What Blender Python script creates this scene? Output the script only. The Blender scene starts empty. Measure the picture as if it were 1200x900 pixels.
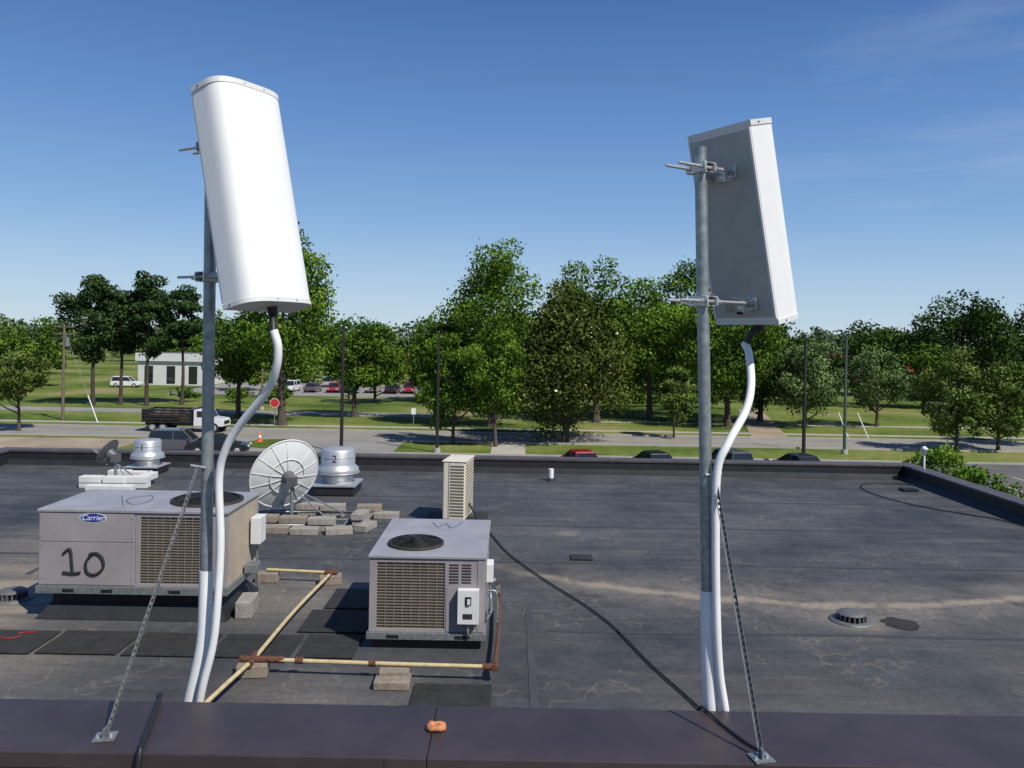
import bpy, math, random
import numpy as np
from mathutils import Vector, Matrix
random.seed(4)
rng=np.random.default_rng(7)
scene=bpy.context.scene
V=Vector
# ------------------------------------------------------------------ materials
def new_mat(name):
    m=bpy.data.materials.new(name); m.use_nodes=True
    nt=m.node_tree
    return m,nt,nt.nodes,nt.links,nt.nodes['Principled BSDF']
def mat(name,col,rough=0.6,metal=0.0,var=0.15,nscale=6.0,bump=0.0,bscale=60.0,spec=0.5,col2=None,coat=0.0):
    m,nt,N,L,b=new_mat(name)
    tc=N.new('ShaderNodeTexCoord'); no=N.new('ShaderNodeTexNoise')
    no.inputs['Scale'].default_value=nscale; no.inputs['Detail'].default_value=4; no.inputs['Roughness'].default_value=0.65
    L.new(tc.outputs['Object'],no.inputs['Vector'])
    r=N.new('ShaderNodeValToRGB'); r.color_ramp.elements[0].position=0.3; r.color_ramp.elements[1].position=0.7
    if col2 is None:
        c0=[c*(1-var) for c in col]; c1=[min(1,c*(1+var)) for c in col]
    else: c0=col; c1=col2
    r.color_ramp.elements[0].color=(*c0,1); r.color_ramp.elements[1].color=(*c1,1)
    L.new(no.outputs['Fac'],r.inputs['Fac']); L.new(r.outputs['Color'],b.inputs['Base Color'])
    b.inputs['Roughness'].default_value=rough; b.inputs['Metallic'].default_value=metal
    b.inputs['Specular IOR Level'].default_value=spec; b.inputs['Coat Weight'].default_value=coat
    if bump>0:
        n2=N.new('ShaderNodeTexNoise'); n2.inputs['Scale'].default_value=bscale; n2.inputs['Detail'].default_value=3
        L.new(tc.outputs['Object'],n2.inputs['Vector'])
        bp=N.new('ShaderNodeBump'); bp.inputs['Strength'].default_value=bump; bp.inputs['Distance'].default_value=0.02
        L.new(n2.outputs['Fac'],bp.inputs['Height']); L.new(bp.outputs['Normal'],b.inputs['Normal'])
    return m
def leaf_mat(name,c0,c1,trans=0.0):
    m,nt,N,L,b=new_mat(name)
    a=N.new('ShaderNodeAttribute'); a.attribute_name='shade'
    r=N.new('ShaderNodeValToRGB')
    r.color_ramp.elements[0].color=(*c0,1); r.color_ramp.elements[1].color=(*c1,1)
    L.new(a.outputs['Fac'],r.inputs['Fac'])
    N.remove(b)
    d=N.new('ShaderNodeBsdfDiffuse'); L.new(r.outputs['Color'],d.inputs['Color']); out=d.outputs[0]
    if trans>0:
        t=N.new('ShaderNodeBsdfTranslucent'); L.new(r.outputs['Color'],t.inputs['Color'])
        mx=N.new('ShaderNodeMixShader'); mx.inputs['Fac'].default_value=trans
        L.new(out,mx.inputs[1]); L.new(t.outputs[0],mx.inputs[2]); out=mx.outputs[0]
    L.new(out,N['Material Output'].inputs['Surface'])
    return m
M={}
M['galv']=mat('galvanised_steel',(0.29,0.315,0.315),0.45,0.6,0.30,30)
M['brace']=mat('brace_steel',(0.15,0.155,0.155),0.6,0.4,0.3,40)
M['zinc']=mat('zinc_bolts',(0.60,0.60,0.58),0.38,0.7,0.2,40)
M['white_pvc']=mat('white_pvc',(0.78,0.78,0.76),0.42,0,0.05,9)
M['radome']=mat('radome_white',(0.76,0.76,0.745),0.5,0,0.03,5)
M['radome_cap']=mat('radome_cap_grey',(0.64,0.64,0.62),0.5,0,0.05,8)
M['backplate']=mat('antenna_backplate',(0.38,0.385,0.365),0.6,0.0,0.10,10)
M['black']=mat('black_rubber',(0.012,0.012,0.013),0.5,0,0.2,20)
M['blackpaint']=mat('black_paint_mark',(0.02,0.02,0.02),0.7,0,0.2,20)
M['cap']=mat('bronze_coping_metal',(0.034,0.024,0.025),0.40,0.0,0.25,2.5,0.03,4,spec=0.5,col2=(0.060,0.044,0.044))
M['capfascia']=mat('bronze_fascia',(0.06,0.03,0.025),0.4,0,0.15,3)
M['parapet_cap']=mat('parapet_cap_metal',(0.075,0.060,0.054),0.45,0,0.25,3)
M['parapet_mem']=mat('parapet_membrane',(0.015,0.016,0.018),0.55,0,0.3,3,0.2,8)
M['seam']=mat('membrane_seam',(0.050,0.052,0.056),0.7,0,0.22,2)
M['pad']=mat('walk_pad_rubber',(0.012,0.0125,0.013),0.85,0,0.4,7,0.5,60,col2=(0.030,0.029,0.028))
M['hvac']=mat('hvac_paint_grey',(0.265,0.24,0.245),0.5,0,0.1,1.6,col2=(0.33,0.305,0.31))
M['hvac_top']=mat('hvac_top_grey',(0.27,0.262,0.28),0.42,0.1,0.14,3,col2=(0.37,0.36,0.37))
M['hvac_dark']=mat('hvac_dark_inside',(0.022,0.019,0.016),0.7,0,0.3,8)
M['coil']=mat('hvac_coil_tan',(0.15,0.12,0.085),0.7,0,0.35,5)
M['coil_light']=mat('hvac_coil_panel_beige',(0.50,0.43,0.32),0.7,0,0.15,4)
M['wire']=mat('grille_wire',(0.27,0.235,0.19),0.5,0.2,0.1,20)
M['beige']=mat('split_unit_beige',(0.68,0.62,0.49),0.5,0,0.06,6)
M['beige_dark']=mat('split_unit_gap',(0.16,0.14,0.10),0.6,0,0.1,6)
M['silver']=mat('spun_aluminium',(0.50,0.51,0.52),0.42,0.55,0.12,6)
M['boxwhite']=mat('disconnect_box',(0.66,0.67,0.66),0.5,0,0.05,8)
M['yellow']=mat('gas_pipe_yellow',(0.42,0.32,0.15),0.7,0,0.3,14,col2=(0.58,0.49,0.29))
M['rust']=mat('rusty_fitting',(0.11,0.045,0.025),0.85,0,0.4,25,0.5,80)
M['concrete']=mat('concrete_block',(0.29,0.265,0.235),0.9,0,0.25,9,0.5,60)
M['paver']=mat('paver_tan',(0.24,0.20,0.16),0.9,0,0.25,9,0.4,60)
M['dishwhite']=mat('dish_white',(0.66,0.67,0.65),0.5,0,0.05,5)
M['dishgrey']=mat('dish_dark_grey',(0.10,0.10,0.11),0.5,0,0.1,5)
M['terracotta']=mat('terracotta',(0.52,0.20,0.09),0.8,0,0.3,60)
M['orange']=mat('cone_orange',(0.75,0.13,0.03),0.5)
M['blue']=mat('logo_blue',(0.02,0.04,0.26),0.4)
M['whitepaint']=mat('white_paint',(0.78,0.78,0.78),0.5,0,0.05)
M['red']=mat('sign_red',(0.50,0.025,0.02),0.5)
M['bark']=mat('bark',(0.085,0.065,0.048),0.95,0,0.35,4,0.5,12)
M['pinebark']=mat('pine_bark',(0.06,0.045,0.038),0.95,0,0.35,4)
M['polewood']=mat('pole_wood',(0.15,0.12,0.09),0.9,0,0.2,5)
M['poledark']=mat('pole_dark_bronze',(0.018,0.016,0.016),0.5,0,0.1,5)
M['polegreen']=mat('pole_green',(0.06,0.09,0.07),0.5,0,0.1,5)
M['glass']=mat('car_glass',(0.015,0.018,0.02),0.08,0,0.1,3,spec=0.8)
M['tyre']=mat('tyre',(0.015,0.015,0.015),0.85)
M['asphalt']=mat('asphalt_lot',(0.085,0.083,0.08),0.9,0,0.25,0.5,col2=(0.13,0.125,0.12))
M['road']=mat('road_asphalt',(0.20,0.19,0.175),0.9,0,0.2,0.25,col2=(0.28,0.265,0.24))
M['sidewalk']=mat('concrete_path',(0.38,0.35,0.30),0.9,0,0.15,0.6)
M['dirt']=mat('dirt_lot',(0.30,0.24,0.17),0.95,0,0.25,0.3)
M['linew']=mat('line_white',(0.6,0.6,0.58),0.8)
M['liney']=mat('line_yellow',(0.42,0.30,0.08),0.8)
M['brick']=mat('brick_wall',(0.20,0.09,0.06),0.9,0,0.2,3)
M['brickred']=mat('store_red',(0.38,0.06,0.04),0.8,0,0.1,1)
M['storewhite']=mat('store_white',(0.62,0.62,0.60),0.8,0,0.05,1)
M['rooflt']=mat('upper_roof',(0.10,0.10,0.10),0.9,0,0.2,2)
M['headlamp']=mat('headlamp',(0.6,0.6,0.6),0.2)
M['tail']=mat('taillamp',(0.35,0.01,0.01),0.3)
for k,c in dict(c_white=(0.7,0.7,0.7),c_silver=(0.35,0.36,0.37),c_red=(0.30,0.012,0.014),c_black=(0.012,0.012,0.014),c_blue=(0.03,0.06,0.16),c_grey=(0.09,0.09,0.1),c_tan=(0.3,0.25,0.18)).items():
    M[k]=mat('car_paint_'+k[2:],c,0.28,0,0.03,2,coat=0.6)
def grass_mat():
    m,nt,N,L,b=new_mat('grass_lawn')
    tc=N.new('ShaderNodeTexCoord')
    n1=N.new('ShaderNodeTexNoise'); n1.inputs['Scale'].default_value=0.07; n1.inputs['Detail'].default_value=5
    n2=N.new('ShaderNodeTexNoise'); n2.inputs['Scale'].default_value=1.1; n2.inputs['Detail'].default_value=5; n2.inputs['Roughness'].default_value=0.75
    L.new(tc.outputs['Object'],n1.inputs['Vector']); L.new(tc.outputs['Object'],n2.inputs['Vector'])
    ad=N.new('ShaderNodeMath'); ad.operation='MULTIPLY_ADD'; ad.inputs[1].default_value=0.55
    L.new(n2.outputs['Fac'],ad.inputs[0]); L.new(n1.outputs['Fac'],ad.inputs[2])
    r=N.new('ShaderNodeValToRGB'); e=r.color_ramp.elements
    e[0].position=0.60; e[0].color=(0.045,0.080,0.016,1)
    e[1].position=0.98; e[1].color=(0.27,0.215,0.11,1)
    x=e.new(0.76); x.color=(0.115,0.155,0.030,1)
    x=e.new(0.86); x.color=(0.165,0.190,0.050,1)
    L.new(ad.outputs[0],r.inputs['Fac']); L.new(r.outputs['Color'],b.inputs['Base Color'])
    b.inputs['Roughness'].default_value=0.95; b.inputs['Specular IOR Level'].default_value=0.1
    bp=N.new('ShaderNodeBump'); bp.inputs['Strength'].default_value=0.6; bp.inputs['Distance'].default_value=0.15
    L.new(n2.outputs['Fac'],bp.inputs['Height']); L.new(bp.outputs['Normal'],b.inputs['Normal'])
    return m
M['grass']=grass_mat()
def roof_mat():
    m,nt,N,L,b=new_mat('roof_membrane')
    tc=N.new('ShaderNodeTexCoord'); sx=N.new('ShaderNodeSeparateXYZ'); L.new(tc.outputs['Object'],sx.inputs[0])
    def noise(sc,det=5,ro=0.65,vec=None):
        n=N.new('ShaderNodeTexNoise'); n.inputs['Scale'].default_value=sc; n.inputs['Detail'].default_value=det; n.inputs['Roughness'].default_value=ro
        L.new(vec or tc.outputs['Object'],n.inputs['Vector']); return n.outputs['Fac']
    def mth(op,a,bv=None,c=None,clamp=False):
        n=N.new('ShaderNodeMath'); n.operation=op; n.use_clamp=clamp
        for i,x in enumerate((a,bv,c)):
            if x is None: continue
            if isinstance(x,(int,float)): n.inputs[i].default_value=x
            else: L.new(x,n.inputs[i])
        return n.outputs[0]
    def mr(x,a,b_,c,d):
        n=N.new('ShaderNodeMapRange'); n.interpolation_type='SMOOTHSTEP'
        L.new(x,n.inputs[0])
        for i,v in enumerate((a,b_,c,d)): n.inputs[i+1].default_value=v
        return n.outputs[0]
    X,Y=sx.outputs[0],sx.outputs[1]
    big=noise(0.35,3); mid=noise(1.6,6,0.7); fine=noise(14,5,0.8); wob=noise(0.7,4,0.6)
    mp=N.new('ShaderNodeMapping'); mp.inputs['Scale'].default_value=(0.25,2.2,1); L.new(tc.outputs['Object'],mp.inputs[0])
    streak=noise(1.5,5,0.7,mp.outputs[0])
    t=mth('MULTIPLY_ADD',mid,0.5,mth('MULTIPLY',big,0.45)); t=mth('MULTIPLY_ADD',streak,0.30,t)
    r=N.new('ShaderNodeValToRGB'); e=r.color_ramp.elements
    e[0].position=0.48; e[0].color=(0.033,0.036,0.041,1); e[1].position=0.80; e[1].color=(0.098,0.099,0.102,1)
    L.new(t,r.inputs['Fac'])
    dx=mth('SUBTRACT',X,3.9); par=mth('MULTIPLY_ADD',mth('MULTIPLY',dx,dx),0.085,9.35)
    par=mth('ADD',par,mth('MULTIPLY',mth('SUBTRACT',wob,0.5),0.9))
    dd=mth('SUBTRACT',Y,par); ab=mth('ABSOLUTE',dd)
    core=mr(ab,0.0,0.20,0.85,0.0); halo=mr(ab,0.0,1.1,0.42,0.0)
    xm=mr(X,-0.6,1.2,0.0,1.0)
    line=mth('MULTIPLY',mth('ADD',core,halo),xm)
    line=mth('MULTIPLY',line,mr(mid,0.3,0.62,0.25,1.0))
    def ring(cx,cy,r0,r1,amp):
        a=mth('SUBTRACT',X,cx); c=mth('SUBTRACT',Y,cy)
        d=mth('SQRT',mth('ADD',mth('MULTIPLY',a,a),mth('MULTIPLY',c,c)))
        d=mth('ADD',d,mth('MULTIPLY',mth('SUBTRACT',mid,0.5),0.9))
        return mr(d,r0,r1,amp,0.0)
    rings=mth('ADD',ring(3.7,8.8,0.1,0.5,0.5),ring(-5.5,9.1,0.3,1.2,0.9))
    for a in ((-6.0,9.9,0.2,1.5,0.6),(0.9,12.6,0.05,0.3,0.5),(-4.9,7.3,0.2,1.6,0.5),(-2.5,9.2,0.2,1.3,0.4),(-1.6,6.6,0.1,1.3,0.25),(2.4,6.2,0.2,1.9,0.18),(6.0,7.3,0.2,2.0,0.22),(-6.5,11.5,0.2,1.6,0.3)):
        rings=mth('ADD',rings,ring(*a))
    rings=mth('MULTIPLY',rings,mr(streak,0.35,0.6,0.45,1.0))
    cont=mth('ABSOLUTE',mth('SUBTRACT',wob,0.56)); cont=mr(cont,0.0,0.010,0.20,0.0)
    dust=mr(streak,0.56,0.74,0.0,0.18)
    allm=mth('ADD',mth('ADD',mth('ADD',line,rings),cont),dust,True)
    allm=mth('MINIMUM',allm,0.9)
    mx=N.new('ShaderNodeMix'); mx.data_type='RGBA'
    L.new(allm,mx.inputs['Factor']); L.new(r.outputs['Color'],mx.inputs['A']); mx.inputs['B'].default_value=(0.28,0.235,0.18,1)
    sp=N.new('ShaderNodeTexVoronoi'); sp.inputs['Scale'].default_value=2.6; L.new(tc.outputs['Object'],sp.inputs['Vector'])
    sm=mr(sp.outputs['Distance'],0.02,0.045,0.5,0.0)
    mx2=N.new('ShaderNodeMix'); mx2.data_type='RGBA'; L.new(sm,mx2.inputs['Factor']); L.new(mx.outputs['Result'],mx2.inputs['A']); mx2.inputs['B'].default_value=(0.22,0.21,0.19,1)
    mx3=N.new('ShaderNodeMix'); mx3.data_type='RGBA'; mx3.blend_type='MULTIPLY'; mx3.inputs['Factor'].default_value=0.6
    fr=mr(fine,0.3,0.7,0.70,1.25); cb=N.new('ShaderNodeCombineColor'); 
    for i in range(3): L.new(fr,cb.inputs[i])
    L.new(mx2.outputs['Result'],mx3.inputs['A']); L.new(cb.outputs[0],mx3.inputs['B'])
    L.new(mx3.outputs['Result'],b.inputs['Base Color'])
    b.inputs['Roughness'].default_value=0.68; b.inputs['Specular IOR Level'].default_value=0.3
    bp=N.new('ShaderNodeBump'); bp.inputs['Strength'].default_value=0.3; bp.inputs['Distance'].default_value=0.03
    L.new(mth('ADD',mid,mth('MULTIPLY',fine,0.15)),bp.inputs['Height']); L.new(bp.outputs['Normal'],b.inputs['Normal'])
    return m
M['roof']=roof_mat()

# ------------------------------------------------------------------ mesh builder
class Mb:
    def __init__(s): s.v=[]; s.f=[]; s.m=[]; s.sm=[]; s.mats=[]
    def mi(s,k):
        if k not in s.mats: s.mats.append(k)
        return s.mats.index(k)
    def add(s,vs,fs,k,smooth=False):
        o=len(s.v); s.v+= [tuple(v) for v in vs]; i=s.mi(k)
        for f in fs: s.f.append([a+o for a in f]); s.m.append(i); s.sm.append(smooth)
    def obox(s,c,ax,ay,az,k):
        c=V(c);ax=V(ax);ay=V(ay);az=V(az)
        vs=[c+ax*i+ay*j+az*l for l in(-1,1) for j in(-1,1) for i in(-1,1)]
        s.add(vs,[(0,2,3,1),(4,5,7,6),(0,1,5,4),(2,6,7,3),(0,4,6,2),(1,3,7,5)],k)
    def box(s,x0,x1,y0,y1,z0,z1,k,rz=0):
        c=V(((x0+x1)/2,(y0+y1)/2,(z0+z1)/2)); R=Matrix.Rotation(rz,3,'Z')
        s.obox(c,R@V(((x1-x0)/2,0,0)),R@V((0,(y1-y0)/2,0)),V((0,0,(z1-z0)/2)),k)
    def cyl(s,p0,p1,r0,r1,k,n=16,caps=True,smooth=True):
        p0=V(p0);p1=V(p1);d=(p1-p0).normalized()
        a=d.orthogonal().normalized(); b=d.cross(a)
        vs=[];fs=[]
        for p,r in((p0,r0),(p1,r1)):
            for i in range(n):
                t=2*math.pi*i/n; vs.append(p+a*math.cos(t)*r+b*math.sin(t)*r)
        for i in range(n): fs.append((i,(i+1)%n,n+(i+1)%n,n+i))
        s.add(vs,fs,k,smooth)
        if caps:
            s.add(vs[:n],[tuple(range(n))[::-1]],k); s.add(vs[n:],[tuple(range(n))],k)
    def tube(s,pts,r,k,n=10,sub=6,smoothpath=True):
        P=[V(p) for p in pts]
        if smoothpath and len(P)>2:
            Q=[]
            E=[P[0]*2-P[1]]+P+[P[-1]*2-P[-2]]
            for i in range(1,len(E)-2):
                for j in range(sub):
                    t=j/sub;a,b,c,d=E[i-1:i+3]
                    Q.append(0.5*((2*b)+(c-a)*t+(2*a-5*b+4*c-d)*t*t+(3*b-a-3*c+d)*t**3))
            Q.append(P[-1]); P=Q
        R=r if callable(r) else (lambda t:r)
        vs=[];fs=[];up=None
        for i,p in enumerate(P):
            d=(P[min(i+1,len(P)-1)]-P[max(i-1,0)]).normalized()
            if up is None: up=d.orthogonal().normalized()
            up=(up-d*up.dot(d)).normalized(); b=d.cross(up); rr=R(i/(len(P)-1))
            for j in range(n):
                t=2*math.pi*j/n; vs.append(p+up*math.cos(t)*rr+b*math.sin(t)*rr)
        for i in range(len(P)-1):
            for j in range(n):
                fs.append((i*n+j,i*n+(j+1)%n,(i+1)*n+(j+1)%n,(i+1)*n+j))
        s.add(vs,fs,k,True)
        s.add(vs[:n],[tuple(range(n))[::-1]],k); s.add(vs[-n:],[tuple(range(n))],k)
    def lathe(s,c,prof,k,n=32,axis=None):
        c=V(c); ax=V(axis or (0,0,1)).normalized(); a=ax.orthogonal().normalized(); b=ax.cross(a)
        vs=[];fs=[]
        for r,h in prof:
            for i in range(n):
                t=2*math.pi*i/n; vs.append(c+ax*h+a*math.cos(t)*r+b*math.sin(t)*r)
        for q in range(len(prof)-1):
            for i in range(n): fs.append((q*n+i,q*n+(i+1)%n,(q+1)*n+(i+1)%n,(q+1)*n+i))
        s.add(vs,fs,k,True)
    def ring(s,c,R,r,k,n=32,m=6,ax=(0,0,1)):
        c=V(c);ax=V(ax).normalized();a=ax.orthogonal().normalized();b=ax.cross(a)
        vs=[];fs=[]
        for i in range(n):
            t=2*math.pi*i/n;d=a*math.cos(t)+b*math.sin(t)
            for j in range(m):
                q=2*math.pi*j/m; vs.append(c+d*(R+r*math.cos(q))+ax*r*math.sin(q))
        for i in range(n):
            for j in range(m): fs.append((i*m+j,((i+1)%n)*m+j,((i+1)%n)*m+(j+1)%m,i*m+(j+1)%m))
        s.add(vs,fs,k,True)
    def prism(s,prof,y0,y1,k,taper=1.0):
        n=len(prof)
        vs=[(x,y0,z) for x,z in prof]+[(x,y1,z) for x,z in prof]
        fs=[(i,(i+1)%n,n+(i+1)%n,n+i) for i in range(n)]+[tuple(range(n))[::-1],tuple(range(n,2*n))]
        s.add(vs,fs,k)
    def make(s,name,parent=None,bevel=0,loc=None,rz=0,segs=2):
        me=bpy.data.meshes.new(name); me.from_pydata(s.v,[],s.f)
        for k in s.mats: me.materials.append(M[k])
        me.polygons.foreach_set('material_index',s.m); me.polygons.foreach_set('use_smooth',s.sm)
        me.update()
        import bmesh
        bm=bmesh.new(); bm.from_mesh(me); bmesh.ops.recalc_face_normals(bm,faces=bm.faces); bm.to_mesh(me); bm.free()
        o=bpy.data.objects.new(name,me); scene.collection.objects.link(o)
        if bevel>0:
            md=o.modifiers.new('bevel','BEVEL'); md.width=bevel; md.segments=segs; md.limit_method='ANGLE'; md.angle_limit=math.radians(50)
        if loc is not None: o.location=loc
        o.rotation_euler[2]=rz
        if parent: o.parent=parent
        return o
def empty(name,loc=(0,0,0),rz=0):
    o=bpy.data.objects.new(name,None); scene.collection.objects.link(o); o.location=loc; o.rotation_euler[2]=rz; o.empty_display_size=0.2
    return o
def text(body,name,loc,rot,size,k,parent=None,shear=0,ext=0.001):
    cu=bpy.data.curves.new(name,'FONT'); cu.body=body; cu.size=size; cu.extrude=ext; cu.shear=shear
    cu.align_x='CENTER'; cu.align_y='CENTER'; cu.materials.append(M[k])
    o=bpy.data.objects.new(name,cu); scene.collection.objects.link(o); o.location=loc; o.rotation_euler=rot
    if parent: o.parent=parent
    return o

# ------------------------------------------------------------------ camera
cam=bpy.data.cameras.new('camera'); co=bpy.data.objects.new('camera',cam); scene.collection.objects.link(co)
cam.sensor_width=36; cam.lens=28.8; cam.shift_y=-55/1200; cam.clip_start=0.05; cam.clip_end=6000
co.matrix_world=Matrix.Translation((0,0,9))@Matrix.Rotation(math.radians(90),4,'X')@Matrix.Rotation(math.radians(1.0),4,'Z')
scene.camera=co
# ------------------------------------------------------------------ light
az=math.radians(134); el=math.radians(50)
sd=V((math.sin(az)*math.cos(el),math.cos(az)*math.cos(el),math.sin(el)))
sun=bpy.data.lights.new('sun','SUN'); sun.energy=4.9; sun.angle=math.radians(0.53); sun.color=(1,0.955,0.88)
so=bpy.data.objects.new('sun',sun); scene.collection.objects.link(so); so.rotation_euler=sd.to_track_quat('Z','Y').to_euler(); so.location=(20,-20,40)
w=bpy.data.worlds.new('World'); scene.world=w; w.use_nodes=True
N=w.node_tree.nodes; L=w.node_tree.links; bg=N['Background']
sky=N.new('ShaderNodeTexSky'); sky.sky_type='NISHITA'; sky.sun_disc=False; sky.sun_elevation=el; sky.sun_rotation=az
sky.altitude=50; sky.air_density=1.0; sky.dust_density=0.3; sky.ozone_density=2.5
bg.inputs['Strength'].default_value=0.10
tc=N.new('ShaderNodeTexCoord')
sxyz=N.new('ShaderNodeSeparateXYZ'); L.new(tc.outputs['Generated'],sxyz.inputs[0])
gr=N.new('ShaderNodeValToRGB'); e=gr.color_ramp.elements
e[0].position=0.0; e[0].color=(0.54,0.69,0.82,1)
e[1].position=1.0; e[1].color=(0.028,0.078,0.24,1)
for p,c in ((0.06,(0.40,0.58,0.80)),(0.14,(0.225,0.42,0.73)),(0.25,(0.118,0.270,0.60)),(0.38,(0.060,0.160,0.43))):
    x=e.new(p); x.color=(*c,1)
L.new(sxyz.outputs[2],gr.inputs['Fac'])
sc=N.new('ShaderNodeVectorMath'); sc.operation='SCALE'; sc.inputs['Scale'].default_value=10.0; L.new(gr.outputs['Color'],sc.inputs[0])
gm=N.new('ShaderNodeMix'); gm.data_type='RGBA'; gm.inputs['Factor'].default_value=0.82; L.new(sky.outputs[0],gm.inputs['A']); L.new(sc.outputs[0],gm.inputs['B'])
mp=N.new('ShaderNodeMapping'); mp.inputs['Scale'].default_value=(1.2,1.2,7.0); mp.inputs['Rotation'].default_value=(0.12,0.22,0.3)
L.new(tc.outputs['Generated'],mp.inputs[0])
cn=N.new('ShaderNodeTexNoise'); cn.inputs['Scale'].default_value=2.2; cn.inputs['Detail'].default_value=6; cn.inputs['Roughness'].default_value=0.6
L.new(mp.outputs[0],cn.inputs['Vector'])
cr=N.new('ShaderNodeMapRange'); cr.inputs[1].default_value=0.52; cr.inputs[2].default_value=0.85; cr.inputs[3].default_value=0; cr.inputs[4].default_value=0.22
L.new(cn.outputs['Fac'],cr.inputs[0])
xr=N.new('ShaderNodeMapRange'); xr.inputs[1].default_value=0.10; xr.inputs[2].default_value=0.45; L.new(sxyz.outputs[0],xr.inputs[0])
cmul=N.new('ShaderNodeMath'); cmul.operation='MULTIPLY'; L.new(cr.outputs[0],cmul.inputs[0]); L.new(xr.outputs[0],cmul.inputs[1])
cm=N.new('ShaderNodeMix'); cm.data_type='RGBA'; L.new(cmul.outputs[0],cm.inputs['Factor']); L.new(gm.outputs['Result'],cm.inputs['A']); cm.inputs['B'].default_value=(6.5,7.2,8.2,1)
L.new(cm.outputs['Result'],bg.inputs['Color'])
scene.view_settings.view_transform='Standard'; scene.view_settings.look='None'; scene.view_settings.exposure=0

# ------------------------------------------------------------------ ground & roads
def sheet(name,x0,x1,y0,y1,z,k,th=0):
    b=Mb()
    if th: b.box(x0,x1,y0,y1,z-th,z,k)
    else: b.add([(x0,y0,z),(x1,y0,z),(x1,y1,z),(x0,y1,z)],[(0,1,2,3)],k)
    return b.make(name)
sheet('ground',-3000,3000,-300,4500,0,'grass')
sheet('parking_lot',-70,70,-20,62,0.004,'asphalt')
sheet('parking_lot_entrance',-25,-9,62,70,0.006,'road')
sheet('dirt_lot',-75,-30,50,68,0.008,'dirt')
sheet('lawn_strip',12.5,60,14,49,0.012,'grass')
sheet('main_road',-400,400,69.3,76.2,0.012,'road')
b=Mb()
b.box(-400,400,72.65,72.75,0.014,0.016,'liney'); b.box(-400,400,72.85,72.95,0.014,0.016,'liney')
b.make('road_centre_line')
b=Mb(); b.box(-9,400,69.12,69.28,0,0.13,'sidewalk'); b.box(-9,400,62.0,62.16,0,0.13,'sidewalk'); b.box(-400,-25,69.12,69.28,0,0.13,'sidewalk'); b.box(-400,400,76.24,76.4,0,0.13,'sidewalk'); b.make('kerb')
sheet('pavement',-300,300,79.2,80.4,0.016,'sidewalk')
sheet('side_street',-90,-7,90,94.5,0.012,'road')
sheet('garden_path',8,120,88,89.2,0.012,'sidewalk')
b=Mb(); b.add([(22.5,76.4,.02),(26.0,76.4,.02),(33,108,.02),(30,108,.02)],[(0,1,2,3)],'dirt'); b.make('driveway')
sheet('park_walk',-1.5,1.2,62.2,69.1,0.02,'sidewalk')
sheet('distant_parking_lot',-50,-9,118,146,0.012,'road')
b=Mb(); b.lathe((-19,66.2,0),[(0.01,0.16),(2.2,0.16),(2.3,0.14),(2.3,0.0)],'grass',28); b.make('grass_island')
b=Mb()
for i in range(14):
    x=2+i*2.7; b.box(x-0.05,x+0.05,50,56,0.014,0.016,'linew')
b.make('parking_lines')

# ------------------------------------------------------------------ building
b=Mb()
b.box(-11.4,9.05,3.0,18.55,0,5.9,'brick')
b.box(-14,12,-12,2.97,0,7.35,'brick')
b.box(-14,12,2.74,3.06,5.9,7.52,'brick')
for i in range(6):
    b.box(-9.5+i*3,-8+i*3,18.56,18.6,1.0,2.6,'glass')
bo=b.make('brick_building')
b=Mb(); b.add([(-11.1,3.06,6),(8.75,3.06,6),(8.75,18.2,6),(-11.1,18.2,6)],[(0,1,2,3)],'roof'); b.make('roof_surface',bo)
b=Mb(); b.box(-13.9,11.9,-11.9,2.69,7.353,7.37,'rooflt'); b.make('upper_roof_surface',bo)
b=Mb()
for (x0,x1,y0,y1) in ((-11.4,9.05,18.2,18.52),(-11.4,-11.1,3.06,18.19),(8.75,9.05,3.06,18.19)):
    b.box(x0+.004,x1-.004,y0,y1,5.95,6.26,'parapet_mem')
b.box(-11.43,9.08,18.18,18.56,6.26,6.31,'parapet_cap')
b.box(-11.43,-11.08,3.06,18.177,6.26,6.307,'parapet_cap')
b.box(8.73,9.08,3.06,18.177,6.26,6.307,'parapet_cap')
b.add([(-11.1,18.2,6.1),(8.75,18.2,6.1),(8.75,18.05,6.004),(-11.1,18.05,6.004)],[(0,1,2,3)],'parapet_mem')
b.add([(8.75,3.1,6.1),(8.75,18.2,6.1),(8.6,18.2,6.004),(8.6,3.1,6.004)],[(0,1,2,3)],'parapet_mem')
for x in np.arange(-10,9,3.05): b.box(x,x+0.06,18.175,18.565,6.255,6.314,'parapet_cap')
b.make('parapet',bo,0.006)
b=Mb()
b.box(-14,-0.262,2.712,3.10,7.545,7.60,'cap'); b.box(-0.258,12,2.712,3.10,7.545,7.60,'cap')
b.box(-0.40,-0.26,2.709,3.103,7.55,7.6012,'cap')
b.box(-14,12,2.703,2.735,7.40,7.545,'capfascia')
b.box(-14,12,2.695,2.71,7.385,7.41,'capfascia')
b.make('wall_coping',bo,0.004)
b=Mb()
for y,x0,x1 in ((4.6,-11,8.6),(6.55,-11,8.6),(8.35,0.4,8.6),(10.9,-11,8.6),(13.0,-11,8.6),(15.2,-11,8.6),(16.9,-11,8.6)):
    n=40
    for i in range(n):
        a=x0+(x1-x0)*i/n; c=x0+(x1-x0)*(i+1)/n; j=0.012*math.sin(a*1.7+y)+0.008*math.sin(a*4.1); j2=0.012*math.sin(c*1.7+y)+0.008*math.sin(c*4.1)
        b.add([(a,y+j,6.0035),(c,y+j2,6.0035),(c,y+0.07+j2,6.0035),(a,y+0.07+j,6.0035)],[(0,1,2,3)],'seam')
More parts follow.
